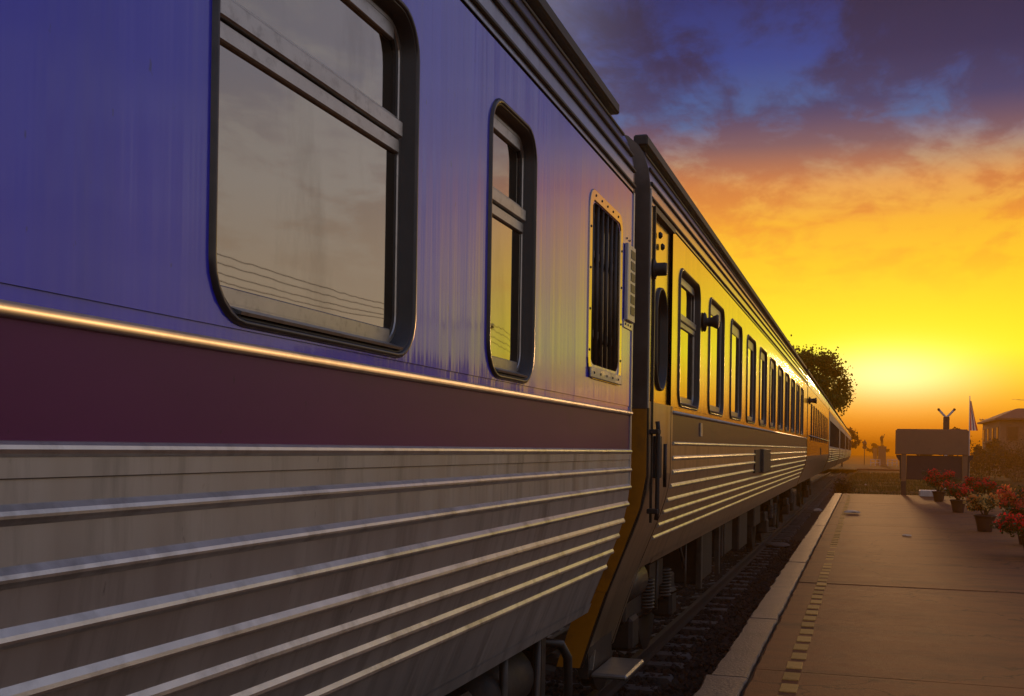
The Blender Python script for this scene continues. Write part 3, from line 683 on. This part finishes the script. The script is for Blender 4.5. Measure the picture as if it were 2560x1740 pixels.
# ---- the tail of the train
def tail_car(t0, label, dz, extra):
    c = make_car(t0, dz, 0, label, [], length=CARL)
    plate(HW, [(0, 1.55), (CARL, 1.55), (CARL, 2.992), (0, 2.992)], [[(1.2, 1.62), (CARL - 1.2, 1.62), (CARL - 1.2, 2.66), (1.2, 2.66)]]).build('side_panel', 'steel', c)
    strip(c, [1.55, 1.30, 1.20, 1.10, .924, .832, .62], 0, 0, CARL, 'steel_glow_tint', 'lower_panel')
    n = 11; pw = (CARL - 2.4) / n
    for k in range(n):
        a = 1.2 + k * pw
        f_ = MB().box(-.03, .006, a - .03, a + .03, 1.62, 2.66).build('window_post', 'rubber', c, False, (HW, 0, 0))
        plate(-.03, [(a + .03, 1.62), (a + pw - .03, 1.62), (a + pw - .03, 2.66), (a + .03, 2.66)], []).build('pane', 'window_dark', c, False, (HW, 0, 0))
    for z in (1.50, 1.40, 1.30, 1.20, 1.10, 1.0): ribs(MB(), z, 'angle', .8, CARL - .8).build('rib', 'steel_clean', c)
    MB().box(HW, HW + .01, extra, extra + .5, 1.15, 1.45).build('access_hatch', 'rubber', c)
    MB().bevbox(HW - .10, HW - .01, 0, CARL, 3.33, 3.40, .01).build('roof_gutter', 'rib_dark', c)
    endwall(c, .0); endwall(c, CARL - .012)
    return c
tail_car(45.1, 'fourth carriage with a continuous dark window band, beside the platform end', .12, 4)
tail_car(66.0, 'fifth carriage with a dark window band, hazy, beyond the platform end', .12, 9)
tail_car(86.9, 'sixth carriage, hazy, second from the far end of the train', .12, 5)
tail_car(107.8, 'farthest carriage at the hazy end of the train', .12, 7)
# ------------------------------------------------------------------ plants
def leafquads(m, pts, size, rg, updir=.3, asp=.55):
    for p in pts:
        d = Vector((rg.gauss(0, 1), rg.gauss(0, 1), rg.gauss(0, 1) * .7)).normalized()
        s = size * rg.uniform(.6, 1.35)
        a = d.cross(Vector((rg.gauss(0, 1), rg.gauss(0, 1), rg.gauss(0, 1)))).normalized()
        b = a * s * asp; d = d * s
        m.add([p - b * .25, p + d * .5 - b, p + d, p + d * .5 + b], [(0, 1, 2, 3)])
def bougain(name, loc, h, rx, ry, seed, bract, label, bract2=None, dens=1.0, rz0=.0, lean=(0, 0)):
    rg = random.Random(seed); root = empty('potted_bougainvillea', (*loc, .004), (0, 0, rg.uniform(0, 6)))
    root.rotation_euler.z = 0
    tag(root, label, 'potted plant', 'potted bougainvillea along the platform')
    PH, PR = .325, .205
    pot = MB().lathe([(.13, 0), (.135, .01), (.158, .14), (.185, .25), (.196, .285), (.212, .292), (.214, .318), (.205, PH), (.192, PH), (.186, .30), (.18, .27)], 28).build('pot', 'pot_plastic', root, True)
    MB().lathe([(.184, .27), (.12, .285), (.01, .29)], 20).build('soil', 'soil', root)
    tk = MB(); tips = []
    nb = 7
    for i in range(nb):
        a = 2 * math.pi * i / nb + rg.uniform(-.3, .3); rr_ = rg.uniform(.45, 1.0)
        e = Vector((lean[0] + math.cos(a) * rx * rr_, lean[1] + math.sin(a) * ry * rr_, .33 + h * rg.uniform(.45, .95)))
        p0 = Vector((rg.uniform(-.02, .02), rg.uniform(-.02, .02), .26)); p1 = p0.lerp(e, .35) + Vector((0, 0, .05)); p2 = p0.lerp(e, .7) + Vector((rg.uniform(-.04, .04), rg.uniform(-.04, .04), .06))
        tk.tube([p0, p1, p2, e], [.014, .011, .008, .003], 6); tips += [p2, e, p1.lerp(p2, .6), p2.lerp(e, .5)]
        for _ in range(3):
            s0 = p1.lerp(e, rg.uniform(.1, .9)); e2 = s0 + Vector((rg.uniform(-1, 1) * rx * .45, rg.uniform(-1, 1) * ry * .45, rg.uniform(-.2, .7) * h * .4))
            tk.tube([s0, e2], [.006, .002], 5); tips += [e2, s0.lerp(e2, .6)]
    tk.build('stems', 'bark', root, True)
    lv = MB(); pts = []
    for t in tips:
        for _ in range(int(26 * dens)): pts.append(t + Vector((rg.gauss(0, .055), rg.gauss(0, .055), rg.gauss(0, .045))))
    leafquads(lv, pts, .045, rg); o = lv.build('foliage', 'leaf', root); o['kind'] = 'stuff'
    for j, bc in enumerate([bract] + ([bract2] if bract2 else [])):
        fl = MB(); pts = []
        for t in tips:
            if bract2 and rg.random() < .5: continue
            if rg.random() < .22: continue
            c = t + Vector((rg.gauss(0, .04), rg.gauss(0, .04), rg.uniform(0, .06)))
            for _ in range(int(34 * dens)): pts.append(c + Vector((rg.gauss(0, .042), rg.gauss(0, .042), rg.gauss(0, .036))))
        leafquads(fl, pts, .038, rg, asp=.7); o = fl.build('flowers', bc, root); o['kind'] = 'stuff'
    return root
bougain('p', (2.30, 37.6), .62, .62, .5, 1, 'bract_red', 'wide crimson bougainvillea in a low pot, farthest in the platform row')
bougain('p', (2.37, 31.0), .40, .30, .3, 2, 'bract_pink', 'small dark red bougainvillea with orange tips, second farthest pot in the row', 'bract_red')
bougain('p', (2.30, 23.65), .38, .34, .3, 3, 'bract_yellow', 'pale yellow and orange bougainvillea, nearest of those with the whole pot in view', 'bract_orange', .6)
bougain('p', (2.44, 18.0), .24, .58, .4, 4, 'bract_red', 'low spreading crimson bougainvillea in the nearest pot, cut by the right edge', None, 1.2, lean=(-.06, 0))
bougain('p', (2.68, 20.6), .56, .46, .4, 5, 'bract_orange', 'orange bougainvillea at the right edge behind the nearest crimson one', 'bract_pink', 1.1, lean=(-.08, 0))
bougain('p', (3.25, 34.5), .50, .40, .4, 6, 'bract_red', 'red bougainvillea standing behind the platform row, farther to the right')

def tree(name, loc, trunk_h, crown_c, crown_r, n, leaf, seed, label, mat='leaf_dark', group=None, clumps=46, trunk_r=.28):
    rg = random.Random(seed); root = empty(name, loc); tag(root, label, 'tree', group)
    cc = Vector(crown_c); tk = MB()
    top = Vector((cc.x * .5, cc.y * .5, trunk_h))
    tk.tube([(0, 0, -.3), (cc.x * .1, cc.y * .1, trunk_h * .5), top], [trunk_r * 1.25, trunk_r, trunk_r * .8], 10)
    cl = []
    for i in range(clumps):
        while True:
            p = Vector((rg.uniform(-1, 1), rg.uniform(-1, 1), rg.uniform(-1, 1)))
            if .25 < p.length < 1: break
        p = Vector((p.x * crown_r[0], p.y * crown_r[1], p.z * crown_r[2])) + cc; cl.append(p)
        if i < 14: tk.tube([top, top.lerp(p, .5) + Vector((0, 0, .2)), p], [trunk_r * .5, trunk_r * .28, .03], 6)
    tk.build('trunk', 'bark', root, True)
    lv = MB(); pts = []
    cs = min(crown_r) * .24
    for i in range(n):
        c = cl[rg.randrange(len(cl))]; s = cs * rg.choice((.7, 1.0, 1.35))
        v = Vector((rg.gauss(0, 1), rg.gauss(0, 1), rg.gauss(0, 1) * .75)); v = v.normalized() * s * rg.random() ** .45
        if rg.random() < .06: v = v * 1.4
        pts.append(c + v)
    leafquads(lv, pts, leaf, rg); o = lv.build('crown', mat, root); o['kind'] = 'stuff'
    return root
tree('broadleaf_tree', (-5.9, 70, GZ), 4.4, (1.15, 0, 6.15), (3.75, 3.2, 2.70), 60000, .135, 11, 'large hazy broadleaf tree rising over the train roof near the sun', mat='leaf_tree', clumps=170)
for i, (x, y, h, r_, lab) in enumerate([(5.6, 112, 4.4, 1.1, 'low rounded tree behind the left part of the station board'), (7.9, 114, 4.5, 1.5, 'spreading tree behind the station board beside the crossing sign'),
    (10.4, 104, 3.4, 1.4, 'dark low tree left of the utility poles'), (2.8, 230, 4.0, 2.2, 'far hazy tree right of the statue'), (-2.6, 150, 5.5, 2.4, 'hazy tree at the far end of the train'),
    (17.5, 118, 4.5, 2.2, 'dark tree beside the long building at the right edge')]):
    tree('small_tree', (x, y, GZ), h * .4, (0, 0, h * .68 + .3), (r_, r_, h * .30), 3200, .22, 20 + i, lab, group='small trees beyond the platform', clumps=22, trunk_r=.12)
def bush(loc, r3, n, leaf, seed, label, mat='leaf_dark'):
    rg = random.Random(seed); root = empty('bush', loc); tag(root, label, 'bush', 'bushes beyond the platform')
    tk = MB(); lv = MB(); pts = []
    for i in range(9):
        e = Vector((rg.uniform(-.7, .7) * r3[0], rg.uniform(-.7, .7) * r3[1], rg.uniform(.5, 1.3) * r3[2]))
        tk.tube([(rg.uniform(-.1, .1), rg.uniform(-.1, .1), -.05), e], [.03, .008], 5)
        for _ in range(n // 9): pts.append(e + Vector((rg.gauss(0, .3) * r3[0], rg.gauss(0, .3) * r3[1], rg.gauss(0, .28) * r3[2])))
    leafquads(lv, [p for p in pts if p.z > 0], leaf, rg)
    tk.build('stems', 'bark', root, True); o = lv.build('foliage', mat, root); o['kind'] = 'stuff'
for i, (x, y, a, h, lab) in enumerate([(7.8, 84, 1.5, 1.4, 'dark bush right of the station board'), (10.0, 83, 1.6, 1.8, 'dark bush left of the long building'), (12.3, 86, 1.7, 2.0, 'dark bush in front of the long building'),
    (3.9, 46.5, .5, .55, 'low bush beside the right post of the station board'), (4.7, 52, .9, .6, 'low green bush behind the potted plants'), (-.9, 52, .45, .5, 'dark weeds beside the track past the platform end')]):
    bush((x, y, -.60 if y > 60 else -.55), (a, a * .8, h), 1500, .10 if y > 60 else .06, 60 + i, lab)
# grass and weeds beyond the platform end
rg = random.Random(5); gm = MB()
for _ in range(22000):
    y_ = 43 + 60 * rg.random() ** 1.7; x_ = rg.uniform(-1.0, 8.5)
    zz = -.66 + rise(x_, y_) * (1 if x_ > -.6 else .2) - .05; hh = rg.uniform(.06, .26) * (1.3 if rg.random() < .15 else 1)
    a = rg.uniform(0, 6.28); wd = .012 + y_ * .0003; lx, ly = rg.uniform(-.1, .1), rg.uniform(-.1, .1)
    dx, dy = math.cos(a) * wd, math.sin(a) * wd
    gm.add([(x_ - dx, y_ - dy, zz), (x_ + dx, y_ + dy, zz), (x_ + lx, y_ + ly, zz + hh)], [(0, 1, 2)])
tag(gm.build('grass_tufts', 'grass'), 'rough grass and weeds past the platform end', kind='stuff')

# ------------------------------------------------------------------ station name board at the platform end
sb = empty('station_board', (0, 43.0, 0)); tag(sb, 'wide blank station board on two posts with dark feet at the platform end', 'sign board')
ZS = -.02
for xa in (1.335, 3.405):
    p = MB().bevbox(xa, xa + .165, -.085, .085, .50, 2.28, .008).build('post', 'board_shaded', sb)
    MB().bevbox(xa - .004, xa + .169, -.089, .089, -.65, .50, .008).build('post_foot', 'black_paint', p)
MB().bevbox(1.12, 3.60, -.13, -.088, 1.475, 2.36, .012).build('board', 'board_shaded', sb)
MB().bevbox(1.12, 3.60, .088, .13, 1.475, 2.36, .012).build('board', 'board_shaded', sb)
MB().bevbox(1.16, 3.56, -.085, .085, 2.362, 2.40, .01).build('top_rail', 'board_shaded', sb)
MB().bevbox(1.51, 3.395, -.03, .03, .56, 1.44, .006).build('lower_panel', 'sign_dark', sb)
for xa, sg in ((1.328, -1), (3.577, 1)):
    MB().extr([(xa, 1.46), (xa + sg * .18, 1.46), (xa + sg * .17, 1.38), (xa + sg * .06, 1.22), (xa + sg * .04, .6), (xa, .55)][::sg], -.05, .05).build('bracket', 'black_paint', sb)
pl_ = MB(); pl_.bevbox(1.90, 2.56, 41.3, 41.9, .004, .23, .02)
for k in range(8): pl_.bevbox(1.92 + k * .078, 1.95 + k * .078, 41.285, 41.30, .02, .215, .004)
tag(pl_.build('stone_planter', 'white_paint'), 'low white ribbed planter in front of the station board', 'planter')

# ------------------------------------------------------------------ far things
def gz(x, y): return -.66 + .34 if y > 57 else -.66
cbk = empty('crossing_sign', (3.97, 60, -.4)); tag(cbk, 'Y-shaped level crossing sign on a thick post above the station board', 'road sign')
MB().tube([(0, 0, 0), (0, 0, 3.0)], .07, 10).build('post', 'white_paint', cbk)
MB().bevbox(-.145, .145, -.09, .09, 2.3, 3.78, .02).build('housing', 'black_paint', cbk)
for sg in (-1, 1):
    m = MB(); m.bevbox(-.055, .055, -.03, .03, 0, .56, .02)
    o = m.build('arm', 'white_paint', cbk, False, (0, -.0, 3.72)); o.rotation_euler = (0, sg * .72, 0); o.location.y = .002 * sg
    tp = MB().lathe([(.062, -.04), (.066, 0), (.062, .04)], 14, (0, 0, 0), 'y').build('arm_tip', 'black_paint', o, False, (0, 0, .56))
fl = empty('flag_pole', (6.32, 75, -.4)); tag(fl, 'tall flag pole with a limp striped flag right of the station board', 'flag')
MB().tube([(0, 0, 0), (0, 0, 5.56)], [.05, .025], 10).build('pole', 'white_paint', fl, True)
cols = ['flag_red', 'flag_white', 'flag_blue', 'flag_white', 'flag_red']
for k, cm_ in enumerate(cols):
    v = []; f = []
    for j in range(13):
        z = 5.25 - j * .155
        wd = .06 + .40 * (j / 12) ** 1.1
        for e in (k / 5, (k + 1) / 5):
            v.append((.03 + wd * e, .06 * math.sin(e * 9 + j * .7), z))
    for j in range(12): f.append((2 * j, 2 * j + 1, 2 * j + 3, 2 * j + 2))
    obj('flag_stripe', v, f, cm_, fl)
def pole(x, y, h, arm, label, za=-.3, dz=.0):
    u = empty('utility_pole', (x, y, -.5)); tag(u, label, 'utility pole', 'utility poles right of the tracks')
    MB().tube([(0, 0, 0), (0, 0, h)], [.15, .10], 10).build('post', 'wall_plaster', u, True)
    MB().bevbox(-arm, arm, -.05, .05, h + za - .06, h + za + .06, .01).build('crossarm', 'bark', u)
    ins = MB().lathe([(.03, 0), (.05, .02), (.05, .08), (.02, .12)], 8).mesh('insulator', 'white_paint', True)
    for k in (-1, -.4, .4, 1): inst('insulator', ins, u, (arm * .92 * k, 0, h + za + .06))
pole(14.35, 150, 6.35, .55, 'utility pole with its crossarm at the very top', -.06)
pole(15.40, 150, 6.75, .45, 'thinner utility pole with a lower crossarm, nearer the right edge', -1.05)
for k, (yy, lab) in enumerate(((12, 'nearest utility pole beside the yard, off to the right'), (50, 'second utility pole beside the yard, off to the right'), (88, 'third utility pole beside the yard, off to the right'))):
    pole(15.0, yy, 8.0, .8, lab)
for k, xo in enumerate((-.74, -.3, .3, .74)):
    pts = []
    ys = [-26, 12, 50, 88, 126]
    for a, b in zip(ys, ys[1:]):
        for j in range(10):
            u = j / 10; pts.append((15 + xo, a + (b - a) * u, 7.36 - .9 * 4 * u * (1 - u) * (.8 + .12 * k)))
    tag(MB().tube(pts, .014, 5).build('overhead_wire', 'black_paint'), ['outermost left overhead wire', 'inner left overhead wire', 'inner right overhead wire', 'outermost right overhead wire'][k] + ' on the poles beside the yard', 'wire', 'overhead wires')

# statue on a pedestal, signal, small pillar
stt = empty('statue', (2.62, 170, -.30)); tag(stt, 'dark standing statue with one arm raised on a tall square pedestal', 'statue')
pd = MB(); pd.bevbox(-.85, .85, -.85, .85, 0, .18, .02); pd.bevbox(-.52, .52, -.52, .52, .18, 2.55, .03); pd.bevbox(-.60, .60, -.60, .60, 2.55, 2.74, .02)
pd.build('pedestal', 'wall_plaster', stt)
def skinfig(name, pts, edges, rad, mat, parent, loc):
    me = bpy.data.meshes.new(name); me.from_pydata(pts, edges, []); me.materials.append(MATS[mat]); o = inst(name, me, parent, loc)
    md = o.modifiers.new('skin', 'SKIN')
    for i, r_ in enumerate(rad): me.skin_vertices[0].data[i].radius = (r_, r_)
    me.skin_vertices[0].data[0].use_root = True
    o.modifiers.new('sub', 'SUBSURF').levels = 1; return o
fp = [(0, 0, .85), (0, 0, 1.10), (0, 0, 1.35), (0, 0, 1.47), (0, 0, 1.62), (.10, 0, .80), (.10, 0, .45), (.10, 0, .03), (-.10, 0, .80), (-.10, 0, .45), (-.10, 0, .03), (.20, 0, 1.33), (.27, 0, 1.52), (.36, 0, 1.84), (-.20, 0, 1.33), (-.25, .02, 1.05), (-.22, -.05, .82)]
fe = [(0, 1), (1, 2), (2, 3), (3, 4), (0, 5), (5, 6), (6, 7), (0, 8), (8, 9), (9, 10), (2, 11), (11, 12), (12, 13), (2, 14), (14, 15), (15, 16)]
fr = [.15, .14, .16, .06, .10, .10, .075, .06, .10, .075, .06, .075, .055, .04, .075, .055, .04]
skinfig('figure', fp, fe, fr, 'bronze', stt, (-.05, 0, 2.74))
sg = empty('railway_signal', (.19, 175, -.30)); tag(sg, 'small railway signal with a round head on a thin post beside the far train end', 'signal')
MB().tube([(0, 0, 0), (0, 0, 2.6)], .06, 8).build('post', 'iron_grey', sg)
MB().lathe([(.30, -.04), (.32, 0), (.30, .04)], 18, (0, 0, 2.62), 'y').build('lower_disc', 'black_paint', sg)
MB().lathe([(.05, 0), (.28, .1), (.30, .45), (.12, .75), (.03, .95)], 16, (0, 0, 2.80)).build('signal_head', 'black_paint', sg, True)
pp = MB(); pp.bevbox(-.36, .36, -.36, .36, 0, 2.0, .03); pp.bevbox(-.42, .42, -.42, .42, 2.0, 2.12, .02)
tag(pp.build('pillar', 'wall_plaster', None, False, (2.18, 226, .25)), 'small far square pillar left of the statue pedestal', 'pillar')
bw = MB(); bw.bevbox(-.6, 3.55, 119.8, 120.2, -.62, -.14, .03)
tag(bw.build('low_wall', 'tile_roof'), 'low dark wall along the level crossing before the statue', 'wall')
for k, (xa, xb, lab) in enumerate(((1.0, 2.2, 'white rail fence left of the statue pedestal'), (3.2, 4.4, 'white rail fence right of the statue pedestal'))):
    fe_ = empty('rail_fence', (0, 160, -.3)); tag(fe_, lab, 'fence', 'fences at the level crossing')
    for x in (xa, (xa + xb) / 2, xb): MB().bevbox(x - .05, x + .05, -.05, .05, 0, .9, .01).build('post', 'white_paint', fe_)
    for z in (.45, .85): MB().bevbox(xa, xb, -.02, .02, z - .04, z + .04, .008).build('rail', 'white_paint', fe_)
# long building at the right edge
def house(name, x0, x1, y0, y1, h, rh, label, zb=-.55, nwin=4, gable=True, over=.5, roof='tile_roof'):
    b = empty(name, (x0, y0, zb)); tag(b, label, 'building')
    W, D_ = x1 - x0, y1 - y0
    MB().box(0, W, 0, D_, 0, h).build('wall', 'wall_plaster', b)
    o_ = over
    v = [(-o_, -o_, h - .02), (W + o_, -o_, h - .02), (W + o_, D_ + o_, h - .02), (-o_, D_ + o_, h - .02), (W * .22, D_ * .2, h + rh), (W * .78, D_ * .2, h + rh), (W * .78, D_ * .8, h + rh), (W * .22, D_ * .8, h + rh)]
    v += [(p[0], p[1], p[2] - .16) for p in v[:4]]
    obj('roof', v, [(0, 1, 5, 4), (1, 2, 6, 5), (2, 3, 7, 6), (3, 0, 4, 7), (4, 5, 6, 7), (8, 9, 1, 0), (9, 10, 2, 1), (10, 11, 3, 2), (11, 8, 0, 3), (11, 10, 9, 8)], roof, b)
    wm = MB().bevbox(-.5, .5, -.04, .04, -.65, .65, .015).mesh('window', 'tile_roof'); pm = MB().box(-.42, .42, -.052, -.035, -.57, .57).mesh('pane', 'window_dark')
    for k in range(nwin):
        for zz in ([1.7] if h < 4 else [1.6, 4.0]):
            if zz + .8 > h: continue
            wo2 = inst('window', wm, b, (W * (k + .5) / nwin, -.03, zz)); inst('pane', pm, wo2)
            ws = inst('window', wm, b, (-.03, D_ * (k + .5) / nwin, zz), (0, 0, -math.pi / 2)); inst('pane', pm, ws)
    MB().bevbox(W * .5 - .5, W * .5 + .5, -.06, .02, 0, 2.1, .02).build('door', 'tile_roof', b)
    return b
house('long_building', 11.9, 20, 110, 126, 5.4, 1.0, 'long two storey building with a hipped roof at the right edge', nwin=4)
house('station_shed', 19.5, 26, 46, 70, 5.6, 1.4, 'station shed with a dark roof across the yard, off to the right', nwin=6)
house('goods_shed', 20.5, 27, 4, 26, 2.5, .9, 'low goods shed across the yard, off to the right', nwin=5)
# dark parked wagon-like shed mass replaced by a hedge
for k in range(5): bush((9.0 + 2.1 * k, 96 + k, -.5), (1.5, 1.0, 1.7), 1200, .12, 90 + k, ['dark hedge bush nearest the station board', 'dark hedge bush, second from the station board', 'dark hedge bush, third from the station board', 'dark hedge bush, fourth from the station board', 'dark hedge bush nearest the right edge'][k])
# litter
def crumple(loc, s, seed, label, flat=.35, mat='paper_white'):
    rg = random.Random(seed); bm = bmesh.new(); bmesh.ops.create_icosphere(bm, subdivisions=2, radius=1)
    v = [Vector((p.co.x * s[0], p.co.y * s[1], max(p.co.z, -.2) * s[2])) * (1 + .35 * mnoise.noise(p.co * 2.3 + Vector((seed, 0, 0)))) for p in bm.verts]
    bm.verts.index_update(); f = [[q.index for q in p.verts] for p in bm.faces]; bm.free()
    o = obj('litter', [tuple(p) for p in v], f, mat, None, False, loc); tag(o, label, 'litter', 'litter on the platform and track'); return o
crumple((-.25, 28.8, .035), (.20, .24, .055), 1, 'crumpled white bag on the platform near its tiles')
crumple((.78, 21.6, .012), (.09, .09, .014), 2, 'small white scrap in the middle of the platform')
crumple((-1.9, 26.5, -.66), (.30, .45, .06), 3, 'pale flattened box on the ballast beside the far platform edge', mat='coping_concrete')
crumple((-1.55, 42.0, -.62), (.16, .25, .08), 4, 'white scrap beside the track at the platform end')
crumple((.15, 62, -.2), (.06, .06, .05), 5, 'tiny white scrap in the grass past the platform')
